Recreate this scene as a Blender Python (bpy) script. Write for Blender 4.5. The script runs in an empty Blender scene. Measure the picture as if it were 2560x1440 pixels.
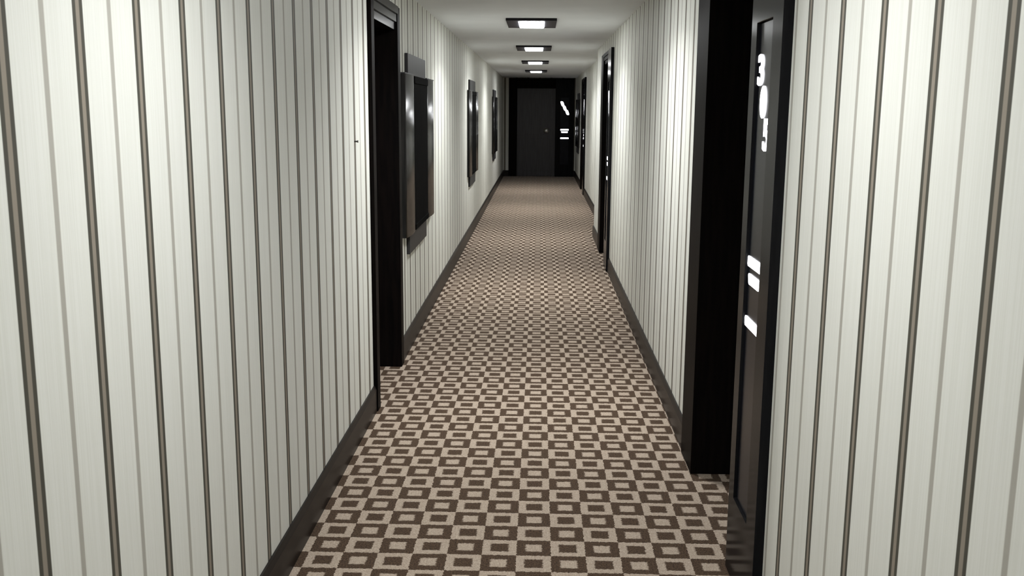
import bpy, bmesh, math
from mathutils import Matrix, Vector

# ------------------------------------------------------------------ camera, world, exposure
sc = bpy.context.scene
COL = sc.collection
H = 1.58
F_PX, PITCH, YAW, ROLL = 2443.7, 0.18122, 0.02641, 0.00738
cam_d = bpy.data.cameras.new('camera')
cam = bpy.data.objects.new('camera', cam_d)
COL.objects.link(cam)
cam_d.sensor_fit = 'HORIZONTAL'
cam_d.sensor_width = 36.0
cam_d.lens = F_PX / 2560 * 36.0
cam_d.clip_start = 0.05
cam.matrix_world = (Matrix.Translation((0, 0, H)) @ Matrix.Rotation(YAW, 4, 'Z')
                    @ Matrix.Rotation(math.pi / 2 - PITCH, 4, 'X') @ Matrix.Rotation(ROLL, 4, 'Z'))
sc.camera = cam

world = bpy.data.worlds.new('world')
sc.world = world
world.use_nodes = True
world.node_tree.nodes['Background'].inputs[0].default_value = (0.6, 0.65, 0.7, 1)
world.node_tree.nodes['Background'].inputs[1].default_value = 0.0

sc.view_settings.view_transform = 'Standard'
sc.view_settings.look = 'None'
sc.view_settings.gamma = 1.0
sc.view_settings.use_curve_mapping = False
sc.view_settings.exposure = 0.45
LAMP_GLOW = 27.0         # visible glow of the lamp diffusers
LAMP_POWER = 15.0         # watts of each ceiling lamp's downlight
LAMP_SPREAD = 140.0       # degrees
sc.cycles.use_denoising = True
sc.cycles.max_bounces = 6
sc.cycles.diffuse_bounces = 4
sc.cycles.glossy_bounces = 2
sc.cycles.use_adaptive_sampling = True
sc.cycles.adaptive_threshold = 0.08
sc.cycles.caustics_reflective = False
sc.cycles.caustics_refractive = False

# ------------------------------------------------------------------ dimensions (metres, camera stands at x=0, y=0, looks along +y)
WL, WR, WR2 = 0.856, 0.7046, 0.856          # left wall, right wall, set-back right wall
STEP = 12.35                                # where the right wall steps back
CEIL = 2.302
YB, YE = -4.2, 23.44                        # back wall, end wall
CELL, CX, CY = 0.12463, -0.25142, 3.22277   # carpet pattern
PL, OL, PR, OR = 0.2721, 1.57421, 0.28344, 1.52597   # wallpaper repeats

# ------------------------------------------------------------------ material helpers
def new_mat(name):
    m = bpy.data.materials.new(name)
    m.use_nodes = True
    nt = m.node_tree
    return m, nt, nt.nodes['Principled BSDF']

class NG:
    """tiny helper for math node chains"""
    def __init__(self, nt):
        self.nt = nt
    def n(self, t, **kw):
        nd = self.nt.nodes.new(t)
        for k, v in kw.items():
            setattr(nd, k, v)
        return nd
    def put(self, sock, v):
        if isinstance(v, (int, float)):
            sock.default_value = v
        elif isinstance(v, tuple):
            sock.default_value = v
        else:
            self.nt.links.new(v, sock)
    def m(self, op, a, b=0.0, c=0.0):
        nd = self.n('ShaderNodeMath', operation=op)
        for s, v in zip(nd.inputs, (a, b, c)):
            self.put(s, v)
        return nd.outputs[0]
    def ramp(self, v, a, b, lo=0.0, hi=1.0):
        nd = self.n('ShaderNodeMapRange', interpolation_type='SMOOTHSTEP')
        for s, x in zip(nd.inputs, (v, a, b, lo, hi)):
            self.put(s, x)
        return nd.outputs[0]
    def mix(self, f, a, b, blend='MIX'):
        nd = self.n('ShaderNodeMix', data_type='RGBA', blend_type=blend)
        self.put(nd.inputs[0], f)
        self.put(nd.inputs[6], a)
        self.put(nd.inputs[7], b)
        return nd.outputs[2]
    def noise(self, vec, scale, detail=2.0):
        nd = self.n('ShaderNodeTexNoise')
        if vec is not None:
            self.nt.links.new(vec, nd.inputs['Vector'])
        nd.inputs['Scale'].default_value = scale
        nd.inputs['Detail'].default_value = detail
        return nd.outputs[0]
    def scaled(self, vec, s):
        nd = self.n('ShaderNodeMapping')
        self.nt.links.new(vec, nd.inputs[0])
        nd.inputs['Scale'].default_value = s
        return nd.outputs[0]

def wallpaper(name, period, offset, axis=1):
    m, nt, b = new_mat(name)
    g = NG(nt)
    tc = g.n('ShaderNodeTexCoord').outputs['Object']
    sp = g.n('ShaderNodeSeparateXYZ')
    nt.links.new(tc, sp.inputs[0])
    y = sp.outputs[axis]
    k = g.m('DIVIDE', g.m('SUBTRACT', y, offset), period)
    dm = g.m('MULTIPLY', g.m('ABSOLUTE', g.m('SUBTRACT', k, g.m('ROUND', k))), period)
    k2 = g.m('ADD', k, 0.5)
    dt = g.m('MULTIPLY', g.m('ABSOLUTE', g.m('SUBTRACT', k2, g.m('ROUND', k2))), period)
    broad = g.ramp(dm, 0.0230, 0.0190)
    core = g.ramp(dm, 0.0095, 0.0055)
    thin = g.ramp(dt, 0.0115, 0.0065)
    fine = g.noise(g.scaled(tc, (1, 220, 3) if axis == 1 else (220, 1, 3)), 1.0, 1.0)
    col = g.mix(g.ramp(fine, 0.3, 0.7), (0.725, 0.732, 0.668, 1), (0.765, 0.772, 0.715, 1))
    col = g.mix(g.m('MULTIPLY', thin, 0.8), col, (0.33, 0.31, 0.26, 1))
    col = g.mix(broad, col, (0.070, 0.067, 0.052, 1))
    col = g.mix(core, col, (0.27, 0.235, 0.19, 1))
    nt.links.new(col, b.inputs['Base Color'])
    b.inputs['Roughness'].default_value = 0.62
    b.inputs['Specular IOR Level'].default_value = 0.3
    return m

def carpet_mat():
    m, nt, b = new_mat('carpet_weave')
    g = NG(nt)
    tc = g.n('ShaderNodeTexCoord').outputs['Object']
    # woolly, slightly uneven pattern edges
    wob = g.n('ShaderNodeTexNoise')
    nt.links.new(tc, wob.inputs['Vector'])
    wob.inputs['Scale'].default_value = 95.0
    wob.inputs['Detail'].default_value = 2.0
    sub = g.n('ShaderNodeVectorMath', operation='SUBTRACT')
    nt.links.new(wob.outputs[1], sub.inputs[0])
    sub.inputs[1].default_value = (0.5, 0.5, 0.5)
    scl = g.n('ShaderNodeVectorMath', operation='SCALE')
    nt.links.new(sub.outputs[0], scl.inputs[0])
    scl.inputs['Scale'].default_value = 0.014
    add = g.n('ShaderNodeVectorMath', operation='ADD')
    nt.links.new(tc, add.inputs[0])
    nt.links.new(scl.outputs[0], add.inputs[1])
    sp = g.n('ShaderNodeSeparateXYZ')
    nt.links.new(add.outputs[0], sp.inputs[0])
    a = g.m('ADD', g.m('DIVIDE', g.m('SUBTRACT', sp.outputs[0], CX), CELL), 0.5)
    c = g.m('ADD', g.m('DIVIDE', g.m('SUBTRACT', sp.outputs[1], CY), CELL), 0.5)
    par = g.m('FLOORED_MODULO', g.m('ADD', g.m('FLOOR', a), g.m('FLOOR', c)), 2.0)   # 0 = pale ring cell, 1 = dark cell
    fa = g.m('ABSOLUTE', g.m('SUBTRACT', g.m('FRACT', a), 0.5))
    fc = g.m('ABSOLUTE', g.m('SUBTRACT', g.m('FRACT', c), 0.5))
    d = g.m('MAXIMUM', fa, fc)
    inner_ring = g.ramp(d, 0.29, 0.235)
    inner_dark = g.ramp(d, 0.265, 0.20)
    pale = g.m('ADD', g.m('MULTIPLY', g.m('SUBTRACT', 1.0, par), g.m('SUBTRACT', 1.0, inner_ring)),
               g.m('MULTIPLY', par, inner_dark))
    tuft = g.noise(tc, 170.0, 2.0)
    blot = g.noise(tc, 60.0, 1.0)
    dark = g.mix(g.ramp(tuft, 0.3, 0.7), (0.034, 0.020, 0.011, 1), (0.108, 0.066, 0.039, 1))
    light = g.mix(g.ramp(tuft, 0.3, 0.7), (0.355, 0.28, 0.215, 1), (0.545, 0.455, 0.365, 1))
    light = g.mix(g.m('MULTIPLY', g.ramp(blot, 0.35, 0.75), 0.35), light, (0.33, 0.25, 0.185, 1))
    nt.links.new(g.mix(pale, dark, light), b.inputs['Base Color'])
    b.inputs['Roughness'].default_value = 0.95
    b.inputs['Specular IOR Level'].default_value = 0.1
    b.inputs['Sheen Weight'].default_value = 0.08
    b.inputs['Sheen Roughness'].default_value = 0.5
    bp = g.n('ShaderNodeBump')
    bp.inputs['Strength'].default_value = 0.5
    bp.inputs['Distance'].default_value = 0.004
    nt.links.new(tuft, bp.inputs['Height'])
    nt.links.new(bp.outputs[0], b.inputs['Normal'])
    return m

def plain(name, col, rough, spec=0.5, col2=None, scale=20.0, stretch=(1, 1, 1), coat=0.0):
    m, nt, b = new_mat(name)
    g = NG(nt)
    tc = g.n('ShaderNodeTexCoord').outputs['Object']
    nz = g.noise(g.scaled(tc, stretch), scale, 2.0)
    c2 = col2 or tuple(x * 1.25 for x in col)
    nt.links.new(g.mix(g.ramp(nz, 0.3, 0.7), (*col, 1), (*c2, 1)), b.inputs['Base Color'])
    b.inputs['Roughness'].default_value = rough
    b.inputs['Specular IOR Level'].default_value = spec
    b.inputs['Coat Weight'].default_value = coat
    return m

def glow(name, col, strength):
    m, nt, b = new_mat(name)
    b.inputs['Base Color'].default_value = (0.8, 0.8, 0.8, 1)
    b.inputs['Roughness'].default_value = 0.4
    b.inputs['Emission Color'].default_value = (*col, 1)
    b.inputs['Emission Strength'].default_value = strength
    return m

M_LEFT = wallpaper('striped_wallpaper_left', PL, OL)
M_RIGHT = wallpaper('striped_wallpaper_right', PR, OR)
M_END = wallpaper('striped_wallpaper_end', PL, 0.0, axis=0)
M_CARPET = carpet_mat()
M_CEIL = plain('ceiling_paint', (0.80, 0.835, 0.86), 0.8, 0.2, (0.83, 0.865, 0.89), 3.0)
M_BASE = plain('baseboard_wood', (0.010, 0.008, 0.007), 0.36, 0.16, (0.016, 0.0125, 0.011), 6.0, (8, 0.6, 30))
M_WOOD = plain('black_stained_wood', (0.0045, 0.004, 0.004), 0.42, 0.015, (0.008, 0.006, 0.0055), 5.0, (10, 10, 0.8))
M_LACQ = plain('black_lacquered_panel', (0.008, 0.008, 0.009), 0.16, 0.035, (0.012, 0.012, 0.013), 5.0, (10, 10, 0.8))
M_LEAF = plain('dark_wenge_door', (0.028, 0.025, 0.029), 0.42, 0.5, (0.038, 0.035, 0.040), 4.0, (12, 12, 0.7))
M_PLATE = plain('smoked_black_plate', (0.006, 0.007, 0.011), 0.22, 0.12, (0.009, 0.010, 0.016), 6.0)
M_ART = plain('black_lacquered_board', (0.010, 0.0098, 0.0095), 0.24, 0.12, (0.022, 0.021, 0.020), 5.0, (10, 10, 0.8))
M_ARTB = plain('charcoal_satin_board', (0.026, 0.025, 0.026), 0.45, 0.2, (0.036, 0.035, 0.036), 5.0, (10, 10, 0.8))
M_ARTC = plain('dark_inset_board', (0.003, 0.003, 0.003), 0.7, 0.01, (0.005, 0.005, 0.005), 9.0)
M_LFRAME = plain('dark_lamp_metal', (0.013, 0.013, 0.017), 0.5, 0.2, (0.019, 0.019, 0.024), 10.0)
M_STEEL = plain('brushed_steel', (0.72, 0.71, 0.67), 0.42, 0.5, (0.80, 0.79, 0.75), 30.0, (1, 1, 20))
M_STEEL.node_tree.nodes['Principled BSDF'].inputs['Metallic'].default_value = 1.0
M_DIM = plain('aged_bronze_handle', (0.10, 0.095, 0.09), 0.35, 0.5, (0.14, 0.13, 0.12), 30.0)
M_DIM.node_tree.nodes['Principled BSDF'].inputs['Metallic'].default_value = 1.0
M_NAIL = plain('dark_nail_metal', (0.06, 0.055, 0.05), 0.5, 0.4, (0.09, 0.085, 0.08), 40.0)
M_LAMP = glow('lamp_diffuser', (0.97, 0.985, 1.0), LAMP_GLOW)
M_SIGN = glow('backlit_white', (0.95, 0.95, 1.0), 4.0)
M_SIGN.cycles.emission_sampling = 'NONE'

# ------------------------------------------------------------------ object helpers
def link(name, me, mat, parent=None, origin=(0, 0, 0)):
    """mesh given in world coordinates; origin (or the parent's base) becomes the object origin"""
    o = bpy.data.objects.new(name, me)
    COL.objects.link(o)
    base = Vector(origin)
    if parent is not None:
        root = parent
        base = Vector((0, 0, 0))
        while root is not None:
            base += Vector(root.location)
            root = root.parent
        o.parent = parent
    else:
        o.location = base
    me.transform(Matrix.Translation(-base))
    if mat is not None:
        me.materials.append(mat)
    return o

def mesh_of(bm, name, bevel=0.0, segs=2, smooth=False):
    bmesh.ops.recalc_face_normals(bm, faces=bm.faces)
    if bevel:
        bmesh.ops.bevel(bm, geom=list(bm.edges), offset=bevel, segments=segs, profile=0.5, affect='EDGES', clamp_overlap=True)
    me = bpy.data.meshes.new(name)
    bm.to_mesh(me)
    bm.free()
    if smooth:
        for p in me.polygons:
            p.use_smooth = True
    return me

def add_box(bm, x0, x1, y0, y1, z0, z1):
    x0, x1 = min(x0, x1), max(x0, x1)
    y0, y1 = min(y0, y1), max(y0, y1)
    v = [bm.verts.new(p) for p in ((x0, y0, z0), (x1, y0, z0), (x1, y1, z0), (x0, y1, z0),
                                   (x0, y0, z1), (x1, y0, z1), (x1, y1, z1), (x0, y1, z1))]
    for f in ((0, 3, 2, 1), (4, 5, 6, 7), (0, 1, 5, 4), (1, 2, 6, 5), (2, 3, 7, 6), (3, 0, 4, 7)):
        bm.faces.new([v[i] for i in f])

def boxes(name, lst, bevel=0.0):
    bm = bmesh.new()
    for b in lst:
        add_box(bm, *b)
    return mesh_of(bm, name, bevel)

def empty(name, loc):
    o = bpy.data.objects.new(name, None)
    COL.objects.link(o)
    o.location = loc
    o.empty_display_size = 0.1
    return o

def tag(o, label=None, cat=None, group=None, kind=None):
    if label: o['label'] = label
    if cat: o['category'] = cat
    if group: o['group'] = group
    if kind: o['kind'] = kind
    return o

# wall frames: (u along the wall, d out of the wall into the corridor, z)
class Wall:
    def __init__(self, side, pos):
        self.side, self.pos = side, pos
    def P(self, u, d, z):
        if self.side == 'R': return (self.pos - d, u, z)
        if self.side == 'L': return (-self.pos + d, u, z)
        return (u, self.pos - d, z)                       # end wall
    def box(self, u0, u1, d0, d1, z0, z1):
        a, b = self.P(u0, d0, z0), self.P(u1, d1, z1)
        return (a[0], b[0], a[1], b[1], z0, z1)
    def right(self, u, s):
        """s metres to the right of u for someone facing the wall"""
        return u - s if self.side == 'R' else u + s

W_R, W_R2, W_L, W_E = Wall('R', WR), Wall('R', WR2), Wall('L', WL), Wall('E', YE)

# ------------------------------------------------------------------ the setting
TH = 0.30
DT_R, DT_L = 2.165, 2.16                       # tops of the door frames
A0, A1 = 2.83, 4.41                            # right doorways
B0, B1 = 9.57, 11.20
C0, C1 = 18.35, 20.05
L0, L1 = 4.95, 5.96                            # left doorway
E0, E1 = -0.725, 0.815                         # doorway in the end wall
DT_E = 2.295

floor = link('floor', boxes('floor', [(-WL - TH, WR2 + TH, YB - TH, YE + TH, -0.1, 0.0)]), M_CARPET)
tag(floor, 'brown and tan checked carpet covering the whole corridor floor', 'floor', kind='structure')
ceil = link('ceiling', boxes('ceiling', [(-WL - TH, WR2 + TH, YB - TH, YE + TH, CEIL, CEIL + 0.1)]), M_CEIL)
tag(ceil, 'plain white painted ceiling above the corridor', 'ceiling', kind='structure')

def wall_obj(name, lst, mat, label):
    o = link(name, boxes(name, lst), mat)
    return tag(o, label, 'wall', kind='structure')

wall_obj('wall_left', [(-WL - TH, -WL, YB, L0, 0, CEIL), (-WL - TH, -WL, L0, L1, DT_L, CEIL),
                       (-WL - TH, -WL, L1, YE, 0, CEIL)], M_LEFT,
         'left corridor wall in cream wallpaper with dark vertical stripes')
wall_obj('wall_right', [(WR, WR2 + TH, YB, A0, 0, CEIL), (WR, WR2 + TH, A0, A1, DT_R, CEIL),
                        (WR, WR2 + TH, A1, B0, 0, CEIL), (WR, WR2 + TH, B0, B1, DT_R, CEIL),
                        (WR, WR2 + TH, B1, STEP, 0, CEIL),
                        (WR2, WR2 + TH, STEP, C0, 0, CEIL), (WR2, WR2 + TH, C0, C1, DT_R, CEIL),
                        (WR2, WR2 + TH, C1, YE, 0, CEIL)], M_RIGHT,
         'right corridor wall in cream wallpaper with dark vertical stripes')
wall_obj('wall_end', [(-WL - TH, E0, YE, YE + TH, 0, CEIL), (E0, E1, YE, YE + TH, DT_E, CEIL),
                      (E1, WR2 + TH, YE, YE + TH, 0, CEIL)], M_END,
         'short wall around the dark door at the far end')
wall_obj('wall_back', [(-WL - TH, WR2 + TH, YB - TH, YB, 0, CEIL)], M_END,
         'striped wall closing the corridor behind the viewer')

def baseboard(name, W, spans, label, h=0.14, t=0.016):
    bm = bmesh.new()
    for u0, u1 in spans:
        # profile: flat face with a chamfered top edge
        prof = [(0, 0), (t, 0), (t, h - 0.022), (t * 0.45, h), (0, h)]
        a = [bm.verts.new(W.P(u0, d, z)) for d, z in prof]
        b = [bm.verts.new(W.P(u1, d, z)) for d, z in prof]
        n = len(prof)
        for i in range(n):
            bm.faces.new((a[i], a[(i + 1) % n], b[(i + 1) % n], b[i]))
        bm.faces.new(a)
        bm.faces.new(b[::-1])
    o = link(name, mesh_of(bm, name), M_BASE)
    return tag(o, label, 'baseboard', kind='structure')

baseboard('baseboard_left', W_L, [(YB, L0), (L1, YE)], 'dark brown baseboard along the left striped wall')
baseboard('baseboard_right', W_R, [(YB, A0), (A1, B0), (B1, STEP)],
          'dark brown baseboard along the near part of the right wall')
baseboard('baseboard_right_far', W_R2, [(STEP, C0), (C1, YE)],
          'dark baseboard along the set-back far part of the right wall')
baseboard('baseboard_end', W_E, [(-WL, E0), (E1, WR2)], 'short dark baseboard beside the end door')

# ------------------------------------------------------------------ glyphs for the door numbers
def glyph_mesh(ch):
    cu = bpy.data.curves.new('glyph', 'FONT')
    cu.body = ch
    cu.size = 1.0
    cu.offset = 0.028
    cu.extrude = 0.0
    ob = bpy.data.objects.new('glyph', cu)
    COL.objects.link(ob)
    bpy.context.view_layer.update()
    dg = bpy.context.evaluated_depsgraph_get()
    me = bpy.data.meshes.new_from_object(ob.evaluated_get(dg))
    bpy.data.objects.remove(ob)
    bpy.data.curves.remove(cu)
    return me

def digit_part(W, ch, u_c, z_lo, z_hi, width, d0, d1, parent):
    src = glyph_mesh(ch)
    bm = bmesh.new()
    bm.from_mesh(src)
    bpy.data.meshes.remove(src)
    bmesh.ops.remove_doubles(bm, verts=bm.verts, dist=1e-5)
    xs = [v.co.x for v in bm.verts]; ys = [v.co.y for v in bm.verts]
    x0, x1, y0, y1 = min(xs), max(xs), min(ys), max(ys)
    for v in bm.verts:
        s = ((v.co.x - x0) / (x1 - x0) - 0.5) * width
        t = z_lo + (v.co.y - y0) / (y1 - y0) * (z_hi - z_lo)
        v.co = Vector(W.P(W.right(u_c, s), d0, t))
    r = bmesh.ops.extrude_face_region(bm, geom=list(bm.faces))
    off = Vector(W.P(0, d1, 0)) - Vector(W.P(0, d0, 0))
    for v in r['geom']:
        if isinstance(v, bmesh.types.BMVert):
            v.co += off
    return link('number_digit', mesh_of(bm, 'number_digit'), M_SIGN, parent)

def lozenge_part(W, u_c, z_lo, z_hi, width, slant, d0, d1, parent, name='number_mark'):
    """a small lit mark whose outline leans: an unreadable digit of a distant sign"""
    bm = bmesh.new()
    pts = []
    n = 14
    for i in range(n):
        a = 2 * math.pi * i / n
        ca, sa = math.cos(a), math.sin(a)
        s = math.copysign(abs(ca) ** 0.6, ca) * width / 2
        t = math.copysign(abs(sa) ** 0.6, sa) * (z_hi - z_lo) / 2
        pts.append((s - slant * t, (z_lo + z_hi) / 2 + t))
    a = [bm.verts.new(W.P(W.right(u_c, s), d0, z)) for s, z in pts]
    b = [bm.verts.new(W.P(W.right(u_c, s), d1, z)) for s, z in pts]
    bm.faces.new(a); bm.faces.new(b[::-1])
    for i in range(n):
        bm.faces.new((a[i], a[(i + 1) % n], b[(i + 1) % n], b[i]))
    return link(name, mesh_of(bm, name), M_SIGN, parent)

def bar_part(W, u_c, width, z_lo, z_hi, d0, d1, parent, taper=0.0):
    bm = bmesh.new()
    r = 0.006
    ww = width / 2
    pts = [(-ww + taper, z_lo + r), (-ww + taper + r, z_lo), (ww - taper - r, z_lo), (ww - taper, z_lo + r),
           (ww, z_hi - r), (ww - r, z_hi), (-ww + r, z_hi), (-ww, z_hi - r)]
    a = [bm.verts.new(W.P(W.right(u_c, s), d0, z)) for s, z in pts]
    b = [bm.verts.new(W.P(W.right(u_c, s), d1, z)) for s, z in pts]
    bm.faces.new(a); bm.faces.new(b[::-1])
    n = len(pts)
    for i in range(n):
        bm.faces.new((a[i], a[(i + 1) % n], b[(i + 1) % n], b[i]))
    return link('indicator_light', mesh_of(bm, 'indicator_light'), M_SIGN, parent)

# ------------------------------------------------------------------ doors
def recessed_board(W, u0, u1, d0, d1, z0, z1, r0, r1, rz0, rz1, depth):
    """box whose corridor face carries a shallow recess r0..r1 x rz0..rz1"""
    bm = bmesh.new()
    def ring(ua, ub, d, za, zb):
        return [bm.verts.new(W.P(u, d, z)) for u, z in ((ua, za), (ub, za), (ub, zb), (ua, zb))]
    back, front = ring(u0, u1, d0, z0, z1), ring(u0, u1, d1, z0, z1)
    rim, bed = ring(r0, r1, d1, rz0, rz1), ring(r0, r1, d1 - depth, rz0, rz1)
    bm.faces.new(back); bm.faces.new(bed)
    for a, b in ((back, front), (front, rim), (rim, bed)):
        for i in range(4):
            j = (i + 1) % 4
            bm.faces.new((a[i], a[j], b[j], b[i]))
    return bm

def handle(W, u, z, d, parent, toward, mat, length=0.13):
    """round rose with a lever; toward = +1/-1 along u"""
    bm = bmesh.new()
    def cyl(c_u, c_z, r, da, db, n=20):
        a = [bm.verts.new(W.P(c_u + r * math.cos(2 * math.pi * i / n), da, c_z + r * math.sin(2 * math.pi * i / n))) for i in range(n)]
        b = [bm.verts.new(W.P(c_u + r * math.cos(2 * math.pi * i / n), db, c_z + r * math.sin(2 * math.pi * i / n))) for i in range(n)]
        bm.faces.new(a); bm.faces.new(b[::-1])
        for i in range(n):
            bm.faces.new((a[i], a[(i + 1) % n], b[(i + 1) % n], b[i]))
    cyl(u, z, 0.028, d, d + 0.009)
    cyl(u, z, 0.011, d + 0.009, d + 0.055)
    add_box(bm, *W.box(u - toward * 0.012, u + toward * length, d + 0.040, d + 0.058, z - 0.011, z + 0.011))
    cyl(u, z - 0.10, 0.022, d, d + 0.008)
    return link('door_handle', mesh_of(bm, 'door_handle'), mat, parent)

def round_knob(W, u, z, d, parent, mat):
    bm = bmesh.new()
    n = 24
    prof = [(0.072, 0.0), (0.072, 0.008), (0.030, 0.012), (0.022, 0.030), (0.040, 0.042), (0.052, 0.058), (0.050, 0.072), (0.034, 0.084), (0.012, 0.089)]
    rings = [[bm.verts.new(W.P(u + r * math.cos(2 * math.pi * i / n), d + h, z + r * math.sin(2 * math.pi * i / n))) for i in range(n)] for r, h in prof]
    for a, b in zip(rings, rings[1:]):
        for i in range(n):
            bm.faces.new((a[i], a[(i + 1) % n], b[(i + 1) % n], b[i]))
    bm.faces.new(rings[0]); bm.faces.new(rings[-1][::-1])
    return link('door_knob', mesh_of(bm, 'door_knob', smooth=True), mat, parent)

def stepped_head(W, u0, u1, zb, zt, d_in, d_out):
    h = (zt - zb) / 3
    return boxes('head', [W.box(u0, u1, d_in, d_out, zb, zb + h),
                          W.box(u0, u1, d_in, d_out + 0.010, zb + h, zb + 2 * h),
                          W.box(u0, u1, d_in, d_out + 0.020, zb + 2 * h, zt)], 0.0015)

def door_leaf(W, u0, u1, d0, d1, z0, z1, parent, mat):
    leaf = link('door_leaf', boxes('door_leaf', [W.box(u0, u1, d0, d1, z0, z1)], 0.002), mat, parent)
    # two raised flat panels
    m = 0.12
    zm = z0 + (z1 - z0) * 0.45
    for za, zb in ((z0 + m, zm - 0.05), (zm + 0.05, z1 - m)):
        link('raised_panel', boxes('raised_panel', [W.box(u0 + m, u1 - m, d1, d1 + 0.005, za, zb)], 0.002), mat, leaf)
    return leaf

RD = -0.17      # how far the leaf is set back

def room_door(name, W, u0, u_jamb, u1, head_z, top_z, label, pillar_w=0.41, digits=None, handle_mat=M_STEEL, flip=False):
    """doorway with a lacquered number pillar on its near side (its right-hand side on the end wall)"""
    if W.side == 'E':
        base = (0.5 * (u0 + u1), W.pos, 0)
    else:
        base = (W.P(0, 0, 0)[0], 0.5 * (u0 + u1), 0)
    root = empty(name, base)
    tag(root, label, 'door', kind='structure')
    pr = 0.03
    if W.side == 'E':
        p0, p1 = u1 - pillar_w, u1
        o0, o1 = u_jamb, p0
        j0, j1 = u0, u_jamb
    else:
        p0, p1 = u0, u0 + pillar_w
        o0, o1 = p1, u_jamb
        j0, j1 = u_jamb, u1
    c = p0 + pillar_w * 0.553 if W.side != 'E' else p0 + pillar_w * 0.50
    r0, r1 = c - 0.105, c + 0.105
    bm = recessed_board(W, p0, p1, RD - 0.04, pr, 0.0, top_z, r0, r1, 0.285, 1.848, 0.012)
    pillar = link('number_pillar', mesh_of(bm, 'number_pillar', 0.0015, 1), M_LACQ, root)
    bed = pr - 0.012
    plate = link('number_plate', boxes('number_plate', [W.box(r0 + 0.004, r1 - 0.004, bed, bed + 0.003, 0.289, 1.844)]), M_PLATE, root)
    da, db = bed + 0.003, bed + 0.006
    zs = ((1.656, 1.752), (1.557, 1.655), (1.459, 1.557))
    for k, (zl, zh) in enumerate(zs):
        uc = W.right(c, (-0.058, -0.004, 0.056)[k])
        if digits:
            digit_part(W, digits[k], uc, zl, zh, 0.074, da, db, plate)
        else:
            lozenge_part(W, uc, zl - 0.012, zh + 0.012, 0.070, 0.35, da, db, plate)
    bar_part(W, c, 0.195, 1.086, 1.119, da, db, plate)
    bar_part(W, c, 0.160, 1.030, 1.064, da, db, plate, 0.008)
    bar_part(W, c, 0.195, 0.890, 0.922, da, db, plate)
    link('jamb', boxes('jamb', [W.box(j0, j1, RD - 0.04, 0.02, 0, top_z)], 0.002), M_WOOD, root)
    link('lintel', stepped_head(W, o0, o1, head_z, top_z, RD - 0.04, 0.004), M_WOOD, root)
    leaf = door_leaf(W, o0, o1, RD - 0.04, RD, 0.006, head_z, root, M_LEAF)
    if W.side == 'E':
        round_knob(W, 0.168, 1.075, RD, leaf, handle_mat)
    else:
        handle(W, o0 + 0.09, 1.02, RD, leaf, 1, handle_mat)
    return root

room_door('door_1', W_R, A0, 4.12, A1, 2.05, DT_R,
          'black doorway nearest on the right with lit number 305 on its pillar', digits='305')
room_door('door_2', W_R, B0, 10.86, B1, 2.06, DT_R,
          'narrow looking black doorway halfway along the right wall')
room_door('door_3', W_R2, C0, 19.70, C1, 2.06, DT_R,
          'farthest black doorway on the right wall, beyond where it steps back')

# end door: leaf close to the wall plane
def end_door():
    global RD
    keep = RD
    RD = -0.05
    room_door('door_4', W_E, E0, -0.53, E1, 2.06, DT_E,
              'dark door closing the far end of the corridor with lit sign beside it', pillar_w=0.44)
    RD = keep
end_door()

# doorway in the left wall: plain architrave, stepped head
root = empty('door_5', (-WL, 0.5 * (L0 + L1), 0))
tag(root, 'black recessed doorway in the left striped wall', 'door', kind='structure')
LT0, LT1 = L0 + 0.085, L1 - 0.10
link('architrave', boxes('architrave', [W_L.box(L0, LT0, RD - 0.04, 0.022, 0, DT_L)], 0.002), M_WOOD, root)
link('architrave', boxes('architrave', [W_L.box(LT1, L1, RD - 0.04, 0.022, 0, DT_L)], 0.002), M_WOOD, root)
link('lintel', stepped_head(W_L, LT0, LT1, 2.027, DT_L, RD - 0.04, 0.008), M_LACQ, root)
lf = door_leaf(W_L, LT0, LT1, RD - 0.04, RD, 0.006, 2.027, root, M_LEAF)
handle(W_L, LT1 - 0.075, 0.98, RD, lf, -1, M_DIM)

# ------------------------------------------------------------------ ceiling lights
def ceiling_light(y, label, first=None, dim=1.0):
    x = -0.075
    if first is None:
        r = empty('ceiling_light', (x, y, CEIL))
        w, l = 0.207, 0.37
        iw, il = 0.108, 0.28
        z0, z1 = CEIL - 0.020, CEIL
        fr = boxes('frame', [(x - w, x - iw, y - l, y + l, z0, z1), (x + iw, x + w, y - l, y + l, z0, z1),
                             (x - iw, x + iw, y - l, y - il, z0, z1), (x - iw, x + iw, y + il, y + l, z0, z1)], 0.002)
        link('frame', fr, M_LFRAME, r)
        bm = bmesh.new()
        add_box(bm, x - 0.105, x + 0.105, y - 0.265, y + 0.265, CEIL - 0.030, CEIL - 0.001)
        link('diffuser', mesh_of(bm, 'diffuser', 0.006, 1), M_LAMP, r)
        ld = bpy.data.lights.new('downlight', 'AREA')
        ld.shape = 'RECTANGLE'
        ld.size, ld.size_y = 0.19, 0.44
        ld.energy = LAMP_POWER
        ld.color = (0.98, 0.99, 1.0)
        ld.spread = math.radians(LAMP_SPREAD)
        lo = bpy.data.objects.new('downlight', ld)
        COL.objects.link(lo)
        lo.parent = r
        lo.location = (0, 0, -0.0315)
    else:
        r = first.copy()
        COL.objects.link(r)
        r.location = (x, y, CEIL)
        for ch in first.children:
            c = ch.copy()
            COL.objects.link(c)
            c.parent = r
            if ch.type == 'LIGHT' and dim != 1.0:      # lamp dimmed so the near walls are not overlit
                c.data = ch.data.copy()
                c.data.energy *= dim
    tag(r, label, 'ceiling light', 'ceiling lights along the corridor')
    return r

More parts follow.
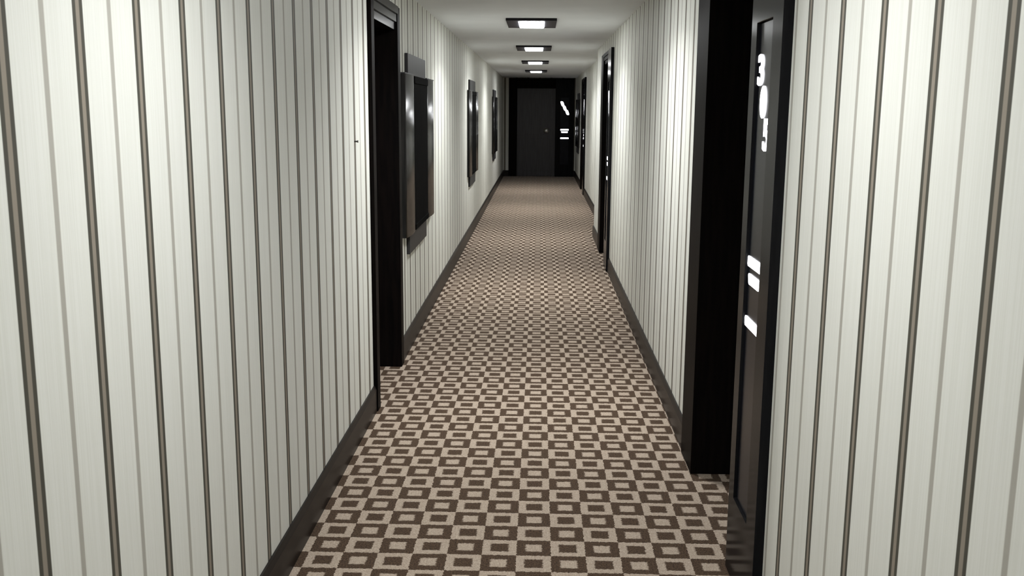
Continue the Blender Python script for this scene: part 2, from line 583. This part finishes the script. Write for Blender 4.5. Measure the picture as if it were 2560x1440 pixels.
lamp0 = ceiling_light(8.52, 'nearest and largest ceiling light in view, glowing panel in dark frame')
for y, lab in ((11.97, 'second ceiling light from the viewer, glowing panel in dark frame'),
               (15.52, 'third ceiling light from the viewer, small glowing panel'),
               (19.15, 'farthest and smallest ceiling light, just before the end door'),
               (5.12, 'ceiling light above the left doorway, just over the top of the picture'),
               (2.05, 'ceiling light over the near striped walls, above the picture'),
               (-1.45, 'ceiling light behind the viewer')):
    ceiling_light(y, lab, lamp0, 0.45 if y < 3 else 1.0)

# ------------------------------------------------------------------ wall art
def wall_art(W, u0, label, mirror=False):
    U = lambda a: u0 + a
    base = W.P(u0 + 0.83, 0, 0.65)
    r = empty('wall_art', base)
    # tall board behind
    link('back_board', boxes('back_board', [W.box(U(0.20), U(1.16), 0.001, 0.022, 0.640, 1.922)], 0.003), M_ARTB, r)
    # inset in the middle of the framed part
    link('inset_panel', boxes('inset_panel', [W.box(U(0.44), U(1.20), 0.022, 0.030, 0.80, 1.75)], 0.001), M_ARTC, r)
    for za, zb in ((0.772, 0.81), (1.740, 1.788)):
        link('rail', boxes('rail', [W.box(U(0.44), U(1.20), 0.022, 0.036, za, zb)], 0.003), M_ARTC, r)
    # two swelling side boards
    for a, b in ((0.0, 0.46), (1.18, 1.66)):
        bm = bmesh.new()
        n = 12
        prof = [(a, 0.001)]
        for i in range(n + 1):
            t = i / n
            prof.append((a + (b - a) * t, 0.024 + 0.018 * math.sin(math.pi * t) ** 0.8))
        prof.append((b, 0.001))
        lo = [bm.verts.new(W.P(U(s), d, 0.772)) for s, d in prof]
        hi = [bm.verts.new(W.P(U(s), d, 1.788)) for s, d in prof]
        k = len(prof)
        side = []
        for i in range(k):
            f = bm.faces.new((lo[i], lo[(i + 1) % k], hi[(i + 1) % k], hi[i]))
            f.smooth = 1 <= i <= n
        bm.faces.new(lo); bm.faces.new(hi[::-1])
        me = mesh_of(bm, 'side_board')
        sb = link('side_board', me, M_ART, r)
        link('cap', boxes('cap', [W.box(U(a) + 0.002, U(b) - 0.002, 0.001, 0.030, 1.7885, 1.797)], 0.002), M_ARTB, sb)
    return tag(r, label, 'wall art', 'black wall panels along the corridor')

wall_art(W_L, 6.10, 'large black wall panel beside the left doorway')
wall_art(W_L, 11.72, 'middle of the three black wall panels on the left wall')
wall_art(W_L, 17.85, 'farthest black wall panel on the left wall, near the end')
wall_art(W_R2, 20.95, 'black wall panel on the right wall beside the end door')

# ------------------------------------------------------------------ nail in the left wall
bm = bmesh.new()
for r_, da, db in ((0.0035, 0.0, 0.014), (0.006, 0.014, 0.017)):
    n = 12
    a = [bm.verts.new(W_L.P(4.56 + r_ * math.cos(2 * math.pi * i / n), da, 1.426 + r_ * math.sin(2 * math.pi * i / n))) for i in range(n)]
    b = [bm.verts.new(W_L.P(4.56 + r_ * math.cos(2 * math.pi * i / n), db, 1.426 + r_ * math.sin(2 * math.pi * i / n))) for i in range(n)]
    bm.faces.new(a); bm.faces.new(b[::-1])
    for i in range(n):
        bm.faces.new((a[i], a[(i + 1) % n], b[(i + 1) % n], b[i]))
nail = link('wall_nail', mesh_of(bm, 'wall_nail'), M_NAIL, None, W_L.P(4.56, 0, 1.426))
tag(nail, 'tiny dark nail in the striped wall just before the left doorway', 'nail')
